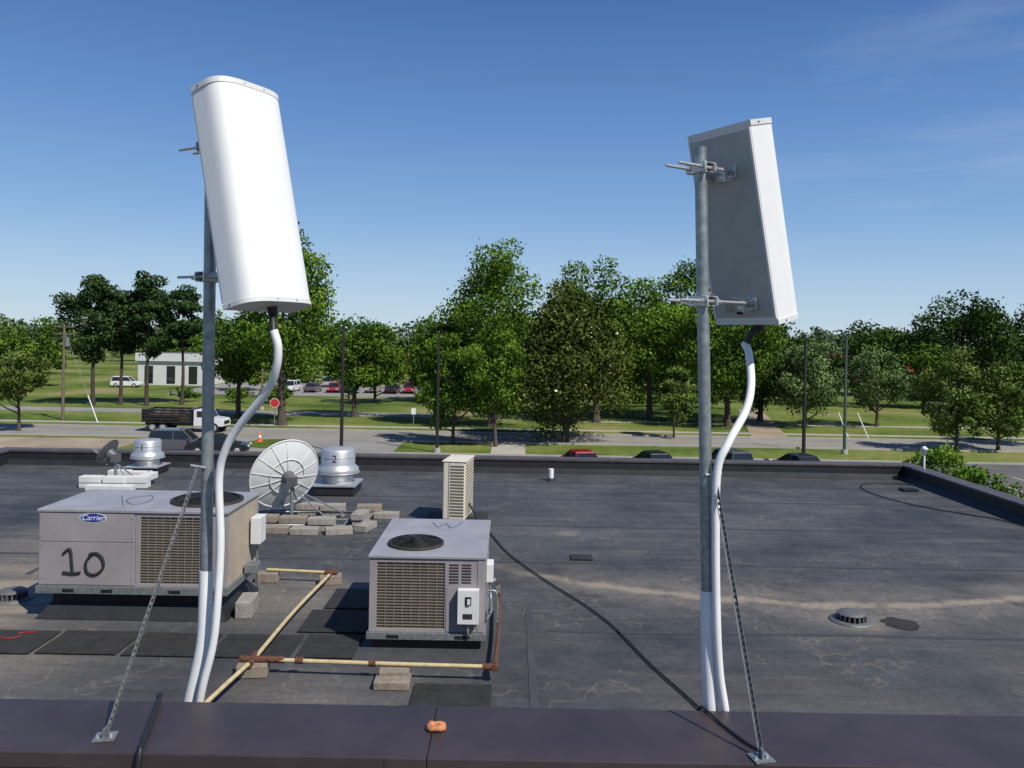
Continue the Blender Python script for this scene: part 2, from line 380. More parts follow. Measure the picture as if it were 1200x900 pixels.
for x,y0,y1 in ((-5.9,10,18),(0.2,3.2,9)):
    b.box(x,x+0.07,y0,y1,6.004,6.0065,'seam')
b.make('membrane_seams',bo)

def pad(x0,x1,y0,y1,rz=0):
    p=Mb(); p.box(x0,x1,y0,y1,6.009,6.022,'pad')
    p.make('walkway_pad',None,0.004,rz=0)
for i in range(5):
    j=random.uniform(-.03,.03)
    pad(-5.95+i*0.80,-5.2+i*0.80,7.55+j,8.12+j)
pad(-1.95,-1.42,7.55,8.12); pad(-2.1,-1.42,8.2,8.85); pad(-2.0,-1.42,8.92,9.6)
pad(-0.78,-0.12,6.55,7.02)
pad(0.85,1.15,11.05,11.3)
def drain(x,y,r=0.17):
    d=Mb(); d.lathe((x,y,6.0),[(r*1.5,0.004),(r*1.45,0.018),(r*1.0,0.02)],'brace',24)
    for i in range(18):
        t=i/18*2*math.pi
        d.obox((x+math.cos(t)*r*0.85,y+math.sin(t)*r*0.85,6.05),(math.cos(t)*0.02,math.sin(t)*0.02,0),(-math.sin(t)*0.008,math.cos(t)*0.008,0),(0,0,0.035),'brace')
    d.lathe((x,y,6.0),[(r*0.95,0.08),(r*0.8,0.10),(r*0.3,0.105),(0.001,0.107)],'brace',24)
    d.lathe((x,y,6.0),[(r*0.7,0.01),(r*0.7,0.08)],'black',16)
    d.make('roof_drain')
drain(3.72,8.85,0.155); drain(-5.5,9.1,0.155)
b=Mb(); vs=[(4.22,8.78,6.014)]+[(4.22+0.2*math.cos(t/20*6.2832)*random.uniform(.75,1.1),8.78+0.2*math.sin(t/20*6.2832)*random.uniform(.75,1.1),6.006) for t in range(20)]
b.add(vs,[(0,i+1,(i+1)%20+1) for i in range(20)],'pad'); b.make('membrane_patch')

# ------------------------------------------------------------------ HVAC units
def coil_grille(b,x0,x1,y,z0,z1,k='coil'):
    n=int((z1-z0)/0.028); m=int((x1-x0)/0.075)
    b.box(x0,x1,y+0.006,y+0.02,z0,z1,k)
    for i in range(n+1):
        z=z0+(z1-z0)*i/n; b.box(x0,x1,y-0.004,y+0.002,z-0.004,z+0.004,'wire')
    for i in range(m+1):
        x=x0+(x1-x0)*i/m; b.box(x-0.003,x+0.003,y-0.007,y-0.0045,z0,z1,'wire')
def fan(b,x,y,z,r):
    b.lathe((x,y,z),[(r*1.12,0.0),(r*1.12,0.025),(r*1.02,0.03),(r,0.006)],'hvac_dark',36)
    b.lathe((x,y,z),[(r,0.006),(0.001,0.005)],'hvac_dark',36)
    for i in range(1,9):
        q=r*i/8; b.ring((x,y,z+0.035+0.03*(1-(i/8)**2)),q,0.0045,'black',32,5)
    for i in range(8):
        t=i*math.pi/4; b.tube([(x,y,z+0.066),(x+math.cos(t)*r*0.6,y+math.sin(t)*r*0.6,z+0.057),(x+math.cos(t)*r,y+math.sin(t)*r,z+0.032)],0.005,'black',5,3)
    b.cyl((x,y,z+0.01),(x,y,z+0.075),r*0.22,r*0.2,'black',16)
x0,x1,y0,y1,zb,zt=-4.86,-2.92,8.48,9.55,6.27,7.14
E=empty('rooftop_air_conditioner',(0,0,0))
b=Mb()
b.box(x0+0.1,x1-0.1,y0+0.1,y1-0.1,6.05,zb-0.002,'parapet_mem')
b.add([(x0-0.02,y0-0.02,6.006),(x1+0.02,y0-0.02,6.006),(x1+0.02,y1+0.02,6.006),(x0-0.02,y1+0.02,6.006),(x0+0.1,y0+0.1,6.16),(x1-0.1,y0+0.1,6.16),(x1-0.1,y1-0.1,6.16),(x0+0.1,y1-0.1,6.16)],[(0,1,5,4),(1,2,6,5),(2,3,7,6),(3,0,4,7)],'parapet_mem')
b.make('curb',E)
b=Mb()
b.box(x0-0.02,x1+0.02,y0-0.02,y1+0.02,zb,zb+0.075,'galv')
for xx in (-4.6,-4.2,-3.5,-3.15): b.box(xx,xx+0.12,y0-0.023,y0-0.018,zb+0.015,zb+0.05,'black')
b.make('base_rail',E,0.004)
b=Mb()
xm=-3.86
b.box(x0,xm-0.004,y0,y1,zb+0.077,zt-0.03,'hvac')
b.box(x0+0.005,xm-0.01,y0-0.006,y0-0.0005,zb+0.09,6.80,'hvac')
b.box(x0+0.005,xm-0.01,y0-0.006,y0-0.0005,6.806,zt-0.04,'hvac')
for zz in (6.42,6.76,6.85,7.05):
    for xx in (x0+0.03,xm-0.035): b.cyl((xx,y0-0.006,zz),(xx,y0-0.010,zz),0.006,0.006,'galv',6)
b.box(xm,x1-0.03,y0+0.03,y1-0.03,zb+0.077,zt-0.03,'hvac_dark')
for (a,c,e_,f) in ((xm,xm+0.05,y0,y0+0.03),(x1-0.20,x1,y0,y0+0.03),(x1-0.03,x1,y0+0.031,y0+0.07),(x1-0.03,x1,y1-0.05,y1),(xm,x1-0.031,y1-0.03,y1)):
    b.box(a,c,e_,f,zb+0.077,zt-0.03,'hvac')
b.box(xm+0.05,x1-0.2,y0,y0+0.03,zb+0.077,zb+0.11,'hvac'); b.box(xm+0.05,x1-0.2,y0,y0+0.03,zt-0.07,zt-0.03,'hvac')
b.make('casing',E,0.004)
b=Mb(); coil_grille(b,xm+0.05,x1-0.2,y0+0.012,zb+0.11,zt-0.07,'coil')
b.box(x1-0.028,x1-0.004,y0+0.072,y1-0.052,zb+0.08,zt-0.035,'coil_light')
for i in range(30):
    zz=zb+0.1+i*0.025; b.box(x1-0.0035,x1-0.001,y0+0.08,y1-0.06,zz,zz+0.004,'wire')
b.make('coil',E)
b=Mb(); b.box(x0-0.015,x1+0.015,y0-0.015,y1+0.015,zt-0.03,zt,'hvac_top'); b.box(xm-0.005,xm+0.005,y0-0.018,y1+0.016,zt-0.032,zt+0.004,'hvac')
b.make('top_panel',E,0.006)
b=Mb(); fan(b,-3.32,9.02,zt+0.001,0.34); b.make('fan_grille',E)
b=Mb()
b.box(x1+0.02,x1+0.13,9.2,9.42,6.62,6.92,'boxwhite'); b.tube([(x1+0.07,9.3,6.62),(x1+0.07,9.3,6.3),(x1+0.09,9.35,6.02)],0.014,'galv',8)
b.box(x1+0.02,x1+0.16,9.0,9.15,6.35,6.45,'galv')
b.make('disconnect_box',E,0.008)
b=Mb()
vs=[(-4.30+0.13*math.cos(t/24*2*math.pi),y0-0.010,7.055+0.045*math.sin(t/24*2*math.pi)) for t in range(24)]
b.add(vs,[tuple(range(24))],'blue'); vs2=[(-4.30+0.14*math.cos(t/24*2*math.pi),y0-0.008,7.055+0.052*math.sin(t/24*2*math.pi)) for t in range(24)]
b.add(vs2,[tuple(range(24))],'whitepaint'); b.make('badge',E)
text('Carrier','badge_lettering',(-4.30,y0-0.0125,7.055),(math.pi/2,0,0),0.078,'whitepaint',E,0.3)
b=Mb()
yy=y0-0.012
b.tube([(-4.60,yy,6.68),(-4.53,yy,6.73),(-4.51,yy,6.60),(-4.50,yy,6.49)],0.014,'blackpaint',6)
b.tube([(-4.60,yy,6.49),(-4.50,yy,6.48),(-4.42,yy,6.49)],0.014,'blackpaint',6)
b.tube([(-4.30,yy,6.68),(-4.36,yy,6.60),(-4.35,yy,6.50),(-4.27,yy,6.47),(-4.19,yy,6.53),(-4.19,yy,6.63),(-4.25,yy,6.69),(-4.33,yy,6.68)],0.014,'blackpaint',6)
b.make('painted_unit_number',E)
b=Mb()
zz=zt+0.002
b.tube([(-4.35,9.2,zz),(-4.2,8.9,zz),(-4.1,8.7,zz)],0.005,'dishgrey',5)
b.tube([(-4.1,9.2,zz),(-4.2,9.0,zz),(-4.02,8.75,zz),(-3.92,8.9,zz),(-4.0,9.2,zz),(-4.1,9.2,zz)],0.005,'dishgrey',5)
b.make('top_marking',E)
# --- unit B
x0,x1,y0,y1,zb,zt=-1.32,-0.22,7.82,9.38,6.10,6.90
E=empty('rooftop_air_conditioner',(0,0,0))
b=Mb(); b.box(x0+0.03,x1-0.03,y0+0.03,y1-0.03,6.007,zb-0.002,'parapet_mem'); b.make('curb',E,0.01)
b=Mb(); b.box(x0-0.02,x1+0.02,y0-0.02,y1+0.02,zb,zb+0.065,'galv')
for xx in (-1.15,-0.5): b.box(xx,xx+0.12,y0-0.023,y0-0.018,zb+0.012,zb+0.045,'black')
b.make('base_rail',E,0.004)
b=Mb()
b.box(x0+0.04,x1-0.04,y0+0.03,y1-0.03,zb+0.067,zt-0.03,'hvac_dark')
xm=-0.60
b.box(x0,x0+0.07,y0,y0+0.03,zb+0.067,zt-0.03,'hvac'); b.box(xm,x1,y0,y0+0.028,zb+0.067,zt-0.03,'hvac')
b.box(xm+0.015,x1-0.075,y0-0.006,y0-0.001,zb+0.08,zt-0.3,'hvac')
b.box(x1-0.068,x1-0.006,y0-0.006,y0-0.001,zb+0.08,zt-0.04,'hvac')
b.box(x0+0.07,xm,y0,y0+0.028,zb+0.067,zb+0.10,'hvac'); b.box(x0+0.07,xm,y0,y0+0.028,zt-0.07,zt-0.03,'hvac')
b.box(x0,x0+0.04,y0+0.031,y0+0.12,zb+0.067,zt-0.03,'hvac'); b.box(x0,x0+0.039,y0+0.9,y1,zb+0.067,zt-0.03,'hvac')
b.box(x1-0.04,x1,y0+0.031,y0+0.5,zb+0.067,zt-0.03,'hvac'); b.box(x1-0.04,x1-0.002,y0+0.505,y1-0.4,zb+0.067,zt-0.03,'hvac'); b.box(x1-0.04,x1,y1-0.395,y1,zb+0.067,zt-0.03,'hvac')
b.box(x0+0.04,x1-0.04,y1-0.03,y1,zb+0.067,zt-0.03,'hvac')
for i in range(7):
    for j in range(2):
        b.box(xm+0.04+j*0.12,xm+0.13+j*0.12,y0-0.004,y0-0.0005,zt-0.26+i*0.028,zt-0.246+i*0.028,'hvac_dark')
b.make('casing',E,0.003)
b=Mb(); coil_grille(b,x0+0.07,xm,y0+0.012,zb+0.10,zt-0.07,'coil'); b.make('coil',E)
b=Mb(); b.box(x0-0.015,x1+0.015,y0-0.015,y1+0.015,zt-0.03,zt,'hvac_top'); b.make('top_panel',E,0.006)
b=Mb(); fan(b,-0.93,8.25,zt+0.001,0.25); b.make('fan_grille',E)
b=Mb(); b.box(-0.47,-0.27,y0-0.09,y0-0.007,6.28,6.60,'boxwhite'); b.box(-0.40,-0.34,y0-0.095,y0-0.0895,6.46,6.54,'black'); b.box(-0.38,-0.35,y0-0.11,y0-0.096,6.47,6.52,'boxwhite'); b.box(-0.42,-0.33,y0-0.094,y0-0.0895,6.33,6.38,'hvac_dark')
b.tube([(-0.37,y0-0.04,6.28),(-0.37,y0-0.05,6.18),(-0.34,y0+0.0,6.12)],0.014,'galv',8)
b.make('disconnect_box',E,0.006)
b=Mb()
b.box(x1+0.0,x1+0.07,8.4,8.62,6.48,6.66,'boxwhite'); b.tube([(x1+0.03,8.5,6.48),(x1+0.05,8.45,6.3),(x1+0.06,8.2,6.25),(x1+0.02,8.0,6.24)],0.012,'galv',8)
b.tube([(x1,8.9,6.35),(x1+0.1,8.9,6.35),(x1+0.11,8.9,6.28)],0.016,'rust',8,2); b.cyl((x1+0.06,8.9,6.35),(x1+0.09,8.9,6.35),0.03,0.03,'galv')
b.box(x1+0.09,x1+0.14,8.86,8.94,6.22,6.30,'galv')
b.tube([(x1+0.02,8.05,6.5),(x1+0.10,8.05,6.5),(x1+0.12,8.05,6.4),(x1+0.12,8.05,6.2)],0.012,'galv',8,3)
b.make('service_fittings',E,0.004)
b=Mb(); zz=zt+0.002
b.tube([(-0.85,9.2,zz),(-0.78,9.0,zz),(-0.7,9.15,zz),(-0.62,8.95,zz),(-0.52,9.25,zz)],0.005,'dishgrey',5)
b.make('top_marking',E)

# gas pipe runs
b=Mb(); r=0.019; z=6.13
b.tube([(-2.92,9.93,z),(-2.12,9.85,z)],r,'yellow',10,2,False)
b.tube([(-2.12,9.85,z),(-2.20,8.5,z),(-2.22,7.22,z)],r,'yellow',10,4)
b.tube([(-2.22,7.2,z),(-2.30,6.5,z),(-2.38,5.5,z),(-2.45,3.4,z)],r,'yellow',10,4)
b.tube([(-2.22,7.2,z),(-1.1,7.15,z),(-0.10,7.12,z)],r,'yellow',10,4)
b.tube([(-0.10,7.12,z),(-0.08,8.0,z),(-0.09,8.88,z)],r,'rust',10,4)
b.tube([(-0.09,8.88,z),(-0.09,8.9,6.3)],r,'rust',10,2,False)
for p,q in (((-2.24,7.32,z),(-2.22,7.08,z)),((-2.34,7.2,z),(-1.95,7.2,z)),((-2.12,9.95,z),(-2.13,9.74,z)),((-2.2,9.86,z),(-2.05,9.85,z)),((-0.2,7.12,z),(-0.07,7.12,z)),((-0.1,7.08,z),(-0.1,7.25,z)),((-1.85,7.19,z),(-1.78,7.19,z)),((-1.2,7.16,z),(-1.14,7.16,z))):
    b.cyl(p,q,0.030,0.030,'rust',12)
b.make('gas_pipe')
def block(x,y,z0,w,d,h,k,rz=0,name='concrete_block'):
    p=Mb(); p.box(-w/2,w/2,-d/2,d/2,0,h,k); return p.make(name,None,0.008,(x,y,z0),rz)
for (x,y,rz) in ((-2.13,9.85,.2),(-2.22,7.18,.1),(-0.97,7.12,.05),(-2.9,9.9,0)):
    block(x,y,6.002,0.26,0.17,0.105,'paver',rz,'pipe_support_block')
block(-2.78,8.75,6.002,0.17,0.36,0.17,'concrete',.1)
block(-0.97,7.0,6.002,0.30,0.2,0.07,'paver',0.0)

# mini-split condenser
E=empty('split_condenser_unit',(-0.83,13.35,6.0),math.radians(-8))
b=Mb(); b.box(-0.18,0.18,-0.36,0.36,0.08,1.0,'beige'); b.make('casing',E,0.02)
b=Mb()
for i in range(17):
    z=0.14+i*0.049
    b.box(-0.06,0.16,-0.366,-0.362,z,z+0.022,'beige_dark'); 
    b.box(0.181,0.184,-0.30,0.30,z,z+0.02,'beige_dark')
b.box(-0.085,-0.078,-0.366,-0.3615,0.1,0.98,'beige_dark')
b.make('louvres',E)
b=Mb(); b.box(-0.2,0.2,-0.32,-0.26,0.0,0.08,'galv'); b.box(-0.2,0.2,0.26,0.32,0.0,0.08,'galv'); b.make('feet',E)
b=Mb(); b.box(-0.2,0.2,-0.37,0.37,1.0,1.015,'beige'); b.make('lid',E,0.006)
b=Mb(); b.box(-1.35,-0.35,13.2,13.9,6.009,6.02,'pad'); b.make('equipment_mat')
b=Mb(); b.tube([(-0.66,13.3,6.3),(-0.55,13.2,6.15),(-0.5,13.0,6.03)],0.02,'black',8); b.make('refrigerant_line')

# vents
def hood(x,y,rr,label,h=0.8):
    E=empty('exhaust_vent',(x,y,6.0))
    b=Mb(); b.box(-rr*0.98,rr*0.98,-rr*0.98,rr*0.98,0.005,0.2*h,'parapet_mem'); b.make('curb',E,0.02)
    b=Mb(); b.box(-rr*1.05,rr*1.05,-rr*1.05,rr*1.05,0.2*h+.002,0.24*h,'silver'); b.make('curb_flange',E,0.005)
    b=Mb(); b.lathe((0,0,0),[(rr*0.72,0.24*h),(rr*0.72,0.44*h),(rr*1.0,0.45*h),(rr*1.02,0.49*h),(rr*0.99,0.56*h),(rr*0.84,0.62*h),(rr*0.82,0.64*h),(rr*0.82,0.93*h),(rr*0.74,0.98*h),(rr*0.3,1.0*h),(0.001,1.0*h)],'silver',40)
    b.ring((0,0,0.46*h),rr*1.02,0.012,'silver',40); b.ring((0,0,0.80*h),rr*0.825,0.006,'silver',40)
    b.make('spun_hood',E)
    text(label,'painted_number',(0.0,-rr*0.835,0.79*h),(math.pi/2,0,0),0.19,'blackpaint',E)
hood(-7.65,17.3,0.33,'1',0.72); hood(-3.25,15.5,0.39,'2',0.86)
b=Mb(); b.cyl((0.87,17.2,6.0),(0.87,17.2,6.25),0.055,0.055,'white_pvc'); b.lathe((0.87,17.2,6.0),[(0.12,0.01),(0.06,0.06)],'parapet_mem'); b.make('vent_pipe')
b=Mb(); b.cyl((8.95,17.7,6.31),(8.95,17.7,6.66),0.022,0.022,'white_pvc'); b.lathe((8.95,17.7,6.62),[(0.02,0),(0.055,0.01),(0.06,0.10),(0.085,0.11),(0.03,0.17),(0.001,0.18)],'whitepaint',16); b.make('rooftop_sensor')

# dishes
def dish(name,c,front,R,depth,km,ribs,ballast):
    c=V(c); E=empty(name,c); f=V(front).normalized()
    b=Mb(); n=48
    prof=[(R*i/10,depth*(i/10)**2) for i in range(0,11)]; prof[0]=(0.002,0)
    b.lathe((0,0,0),prof,km,n,f); b.ring(f*depth,R,0.012*R/0.5,km,n,6,f)
    b.make('reflector',E)
    a=f.orthogonal().normalized(); d=f.cross(a)
    b=Mb()
    if ribs:
        for i in range(14):
            t=i/14*2*math.pi; u=a*math.cos(t)+d*math.sin(t)
            b.tube([u*0.06+f*-0.010,u*R*0.5+f*(depth*0.25-0.010),u*R*0.98+f*(depth-0.010)],0.006,'dishwhite',5,3)
        b.ring(f*(depth*0.25-0.012),R*0.5,0.008,'dishwhite',36,5,f)
    b.cyl(-f*0.16,-f*0.005,0.07,0.11,'dishgrey',12)
    b.make('ribs',E)
    b=Mb(); top=-f*0.16
    b.cyl((top.x,top.y,top.z+0.06),(top.x,top.y,6.02-c.z),0.03,0.03,'galv',12)
    b.box(top.x-0.07,top.x+0.07,top.y-0.07,top.y+0.07,top.z-0.08,top.z+0.07,'dishgrey')
    g=6.08-c.z; k=R/0.575
    b.tube([(top.x,top.y,top.z-0.1),(top.x+0.75*k,top.y-0.35*k,g)],0.013,'galv',6,2,False)
    b.tube([(top.x,top.y,top.z-0.1),(top.x+0.70*k,top.y+0.5*k,g)],0.013,'galv',6,2,False)
    b.tube([(top.x-0.5*k,top.y-0.45*k,g),(top.x+0.9*k,top.y-0.4*k,g),(top.x+0.9*k,top.y+0.55*k,g),(top.x-0.5*k,top.y+0.5*k,g),(top.x-0.5*k,top.y-0.45*k,g)],0.02,'galv',6,2,False)
    b.tube([(top.x-0.5*k,top.y,g),(top.x+0.9*k,top.y,g)],0.02,'galv',6,2,False)
    b.make('mount_frame',E)
    b=Mb(); arm=f*R*1.25-V((0,0,R*0.55))
    b.tube([f*depth-V((0,0,R*0.95)),arm*0.9,arm],0.014,'galv',6,3); b.obox(arm,f*0.07,a*0.035,d*0.035,'dishgrey')
    b.make('feed_arm',E)
dish('satellite_dish',(-3.52,13.0,6.72),(-0.62,0.72,0.28),0.575,0.12,'dishwhite',True,None)
dish('satellite_dish',(-7.75,15.85,6.62),(-0.75,0.1,0.45),0.27,0.05,'dishgrey',False,None)
for i,(x,y,z0,rz) in enumerate([(-3.3,12.55,6.10,0),(-2.85,12.5,6.10,.05),(-2.55,12.3,6.002,0.3),(-3.75,12.6,6.1,0),(-2.35,12.95,6.1,1.5),(-2.0,13.4,6.002,0.0),(-2.3,13.5,6.1,.1),(-3.3,13.55,6.1,0),(-2.9,13.5,6.1,.1),(-3.5,12.3,6.002,.0),(-3.05,12.25,6.002,.02),(-2.2,12.6,6.002,1.3)]):
    block(x,y,z0,0.4,0.2,0.10,'concrete' if i%3 else 'paver',rz)
for i,(x,y) in enumerate([(-3.3,12.55),(-2.85,12.5),(-3.75,12.6),(-2.35,12.95),(-2.3,13.5),(-3.3,13.55),(-2.9,13.5)]):
    block(x+0.01,y+0.01,6.002,0.38,0.19,0.096,'concrete',1.5 if i==3 else 0.03)
for (x,y,z0,rz) in [(-7.95,15.6,6.1,0),(-7.5,15.6,6.1,0),(-7.1,15.65,6.1,0),(-7.3,16.2,6.1,0),(-7.75,16.3,6.1,0),(-7.7,15.35,6.002,0),(-7.25,15.35,6.002,0),(-7.05,16.0,6.1,1.57),(-7.95,15.61,6.002,0),(-7.5,15.61,6.002,0),(-7.1,15.66,6.002,0),(-7.3,16.21,6.002,0),(-7.75,16.31,6.002,0)]:
    block(x,y,z0,0.41,0.2,0.12 if z0>6.05 else 0.096,'storewhite',rz)

# cables
b=Mb(); b.tube([(-0.55,13.0,6.02),(-0.3,12.5,6.02),(0.0,11.3,6.02),(0.45,10.1,6.02),(0.85,9.2,6.02),(1.1,8.5,6.02),(1.33,7.5,6.02),(1.58,6.6,6.02),(1.75,5.6,6.02),(1.8,4.2,6.02),(1.7,3.2,6.02)],0.010,'black',8); b.make('black_cable')
b=Mb(); b.tube([(8.6,17.3,6.02),(8.1,17.5,6.02),(7.45,17.3,6.02),(7.2,16.4,6.02),(7.45,15.3,6.02),(7.9,14.6,6.02),(8.4,14.0,6.02),(8.6,13.2,6.02)],0.010,'black',8)
b.box(8.0,8.3,16.6,16.85,6.009,6.05,'black'); b.make('loose_cable')
b=Mb(); b.tube([(-1.36,3.2,7.45),(-1.325,3.13,7.60),(-1.30,3.08,7.622),(-1.27,2.95,7.614),(-1.23,2.80,7.614),(-1.21,2.73,7.618),(-1.20,2.69,7.60),(-1.20,2.66,7.4)],0.010,'black',8); b.make('black_cable')
b=Mb(); b.tube([(0.70,3.2,7.4),(0.735,3.125,7.59),(0.755,3.08,7.609),(0.79,2.97,7.607),(0.835,2.85,7.607),(0.87,2.79,7.607)],0.005,'black',8); b.make('ground_wire')
b=Mb(); b.tube([(-4.9,7.9,6.03),(-4.8,7.85,6.03),(-4.7,7.9,6.03),(-4.75,8.0,6.03),(-4.6,8.02,6.03)],0.004,'red',6); b.make('red_wire')

# terracotta lump on coping
b=Mb(); vs=[];fs=[]
n=18;m=8
for i in range(n):
    t=i/n*2*math.pi
    for j in range(m):
        q=j/m*2*math.pi; R=0.019+random.uniform(-.003,.003); rr=0.0115+random.uniform(-.003,.003)
        vs.append((-0.245+math.cos(t)*(R+rr*math.cos(q))*1.15,2.91+math.sin(t)*(R+rr*math.cos(q)),7.6125+rr*1.0*math.sin(q)))
for i in range(n):
    for j in range(m): fs.append((i*m+j,((i+1)%n)*m+j,((i+1)%n)*m+(j+1)%m,i*m+(j+1)%m))
b.add(vs,fs,'terracotta',True); b.lathe((-0.245,2.91,7.604),[(0.024,0.0),(0.001,0.008)],'terracotta',12); b.make('clay_anchor_cover')

# ------------------------------------------------------------------ antennas
def antenna(pole_base,pole_top,fdir,anchor_top,length,tilt,zt,zbm,Wd,Dp,tubepts,sleeve,strut0,strut1):
    E=empty('panel_antenna_on_pole',pole_base)
    O=V(pole_base)
    pb=V((0,0,0)); pt=V(pole_top)-O
    b=Mb(); b.cyl(pb,pt,0.0235,0.0235,'galv',24); b.make('mast',E)
    f=V((fdir[0],fdir[1],0)).normalized(); wv=V((f.y,-f.x,0))
    up=(V((0,0,1))*math.cos(tilt)-f*math.sin(tilt)); fr=(f*math.cos(tilt)+V((0,0,1))*math.sin(tilt))
    top=V(anchor_top)-O
    hw=Wd/2
    prof=[(-hw,0.0),(-hw,Dp*0.42)]
    for i in range(1,24):
        t=math.pi-math.pi*i/24
        cx=math.copysign(abs(math.cos(t))**0.55,math.cos(t))*hw; cy=Dp*0.42+Dp*0.58*(math.sin(t)**0.75)
        prof.append((cx,cy))
    prof+=[(hw,Dp*0.42),(hw,0.0)]
    def loft(b,k,z0,z1,sc,smooth=True):
        n=len(prof); vs=[]
        for z in (z0,z1):
            for (px,py) in prof:
                vs.append(top+wv*px*sc+fr*((py-Dp*.5)*sc+Dp*.5)+up*z)
        fs=[(i,(i+1)%n,n+(i+1)%n,n+i) for i in range(n-1)]
        b.add(vs,fs,k,smooth)
        b.add(vs,[(n-1,0,n,2*n-1)],k,False)
        b.add(vs[:n],[tuple(range(n))[::-1]],k); b.add(vs[n:],[tuple(range(n))],k)
    b=Mb(); loft(b,'radome',-length+0.018,-0.022,1.0); b.make('radome',E)
    b=Mb(); loft(b,'radome_cap',-0.0215,0.0,1.02); loft(b,'radome_cap',-length,-length+0.0175,1.02); b.make('end_caps',E,0.003)
    b=Mb(); c=top-up*length/2-fr*0.003
    b.obox(c,wv*(hw-0.012),fr*0.0025,up*(length/2-0.03),'backplate')
    for sx in (-1,1):
        b.obox(c+wv*sx*(hw-0.006)-fr*0.001,wv*0.005,fr*0.004,up*(length/2-0.025),'radome_cap')
    b.make('backplate',E)
    b=Mb(); b.obox(top-up*(length-0.05)-fr*0.0065+wv*(-hw*0.1),wv*0.02,fr*0.0008,up*0.006,'black'); b.obox(top-up*(length-0.065)-fr*0.0065+wv*(-hw*0.1),wv*0.012,fr*0.0008,up*0.003,'black'); b.make('label',E)
    b=Mb()
    for sx in (-0.8,-0.3,0.3,0.8):
        for zz in (-0.011,-length+0.009):
            p=top+wv*sx*hw*0.95+up*zz+fr*(Dp*0.42+Dp*0.58*max(0,(1-abs(sx)**1.8))**0.4)
            b.cyl(p,p+fr*0.006,0.004,0.004,'zinc',8)
    for sx in (-1,1):
        for zz in (-0.011,-length+0.009):
            p=top+wv*sx*hw*1.02+up*zz+fr*Dp*0.25; b.cyl(p,p+wv*sx*0.003,0.003,0.003,'black',8)
    b.make('cap_screws',E)
    b=Mb()
    for zz in (zt,zbm):
        h=zz-O.z; s=(h-pb.z)/(pt.z-pb.z); pc=pb+(pt-pb)*s
        k=(top.z-h)/up.z; bp_=top-up*k; d=(bp_-pc).dot(f)
        for sx in (-1,1):
            p=pc+wv*sx*0.034+V((0,0,0.0))
            b.cyl(p-f*0.15,p+f*(d-0.01),0.0058,0.0058,'zinc',10)
            for q in (-0.045,-0.032,0.032,0.045): b.cyl(p+f*q,p+f*(q+0.008),0.0095,0.0095,'zinc',6,True,False)
        for sg in (-1,1):
            b.obox(pc+f*sg*0.026,wv*0.052,f*0.004,V((0,0,0.016)),'zinc')
            b.obox(pc+f*sg*0.018+V((0,0,0.018)),wv*0.045,f*0.012,V((0,0,0.002)),'zinc')
            b.obox(pc+f*sg*0.018-V((0,0,0.018)),wv*0.045,f*0.012,V((0,0,0.002)),'zinc')
        q=pc+f*(d-0.012)
        b.obox(q,wv*0.055,f*0.003,V((0,0,0.024)),'zinc')
        b.obox(bp_-fr*0.008,wv*0.05,fr*0.004,up*0.03,'zinc')
        for sx in (-1,1):
            b.obox(bp_-fr*0.034+wv*sx*0.05,wv*0.0025,fr*0.030,up*0.027,'zinc')
            b.cyl(bp_-fr*0.032+wv*sx*0.05,bp_-fr*0.032+wv*sx*0.060,0.010,0.010,'galv',6,True,False)
    b.make('clamps',E,0.0012)
    cb=top-up*length+fr*Dp*0.45
    b=Mb(); t0=V(tubepts[0])-O
    b.cyl(cb,cb-up*0.04,0.019,0.017,'black',16); b.tube([cb-up*0.03,cb*0.5+t0*0.5+V((0,0,-0.005)),t0-V((0,0,0.02))],0.0145,'black',12); b.make('connector',E)
    b=Mb(); b.tube([V(p)-O for p in tubepts],0.0155,'white_pvc',14,8); b.make('cable_conduit',E)
    b=Mb(); b.tube([V(p)-O for p in sleeve],0.0275,'white_pvc',18,8); b.make('mast_sleeve',E)
    a=V(strut0)-O; c=V(strut1)-O; d=(c-a); Ln=d.length; d.normalize()
    s1=d.cross(V((0,1,0))).normalized(); s2=d.cross(s1).normalized()
    b=Mb(); n=int(Ln/0.022)
    for sx in (-1,1): b.obox((a+c)/2+s1*sx*0.0055,s1*0.0018,s2*0.0008,d*Ln/2,'brace')
    b.obox((a+c)/2+s1*0.0078+s2*0.003,s1*0.0006,s2*0.002,d*Ln/2,'brace'); b.obox((a+c)/2+s1*0.0078+s2*0.010,s1*0.0006,s2*0.002,d*Ln/2,'brace')
    for i in range(n+1):
        p=a+d*(Ln*i/n); b.obox(p,s1*0.0038,s2*0.0008,d*0.006,'brace'); b.obox(p+s1*0.0078+s2*0.0065,s1*0.0006,s2*0.002,d*0.006,'brace')
    b.obox(c+V((0,0,-0.001)),V((0.034,0.007,0)),V((-0.007,0.032,0)),V((0,0,0.0025)),'galv')
    b.obox(c+V((0,0,0.016)),V((0.003,0,0)),V((0,0.02,0)),V((0,0,0.015)),'galv')
    b.cyl(c+V((0.018,0.0,0.001)),c+V((0.018,0,0.010)),0.007,0.007,'zinc',6); b.cyl(c+V((-0.022,-0.012,0.001)),c+V((-0.022,-0.012,0.008)),0.006,0.006,'zinc',6)
    b.cyl(a-s1*0.03,a+s1*0.03,0.006,0.006,'zinc',8)
    b.make('perforated_brace',E)
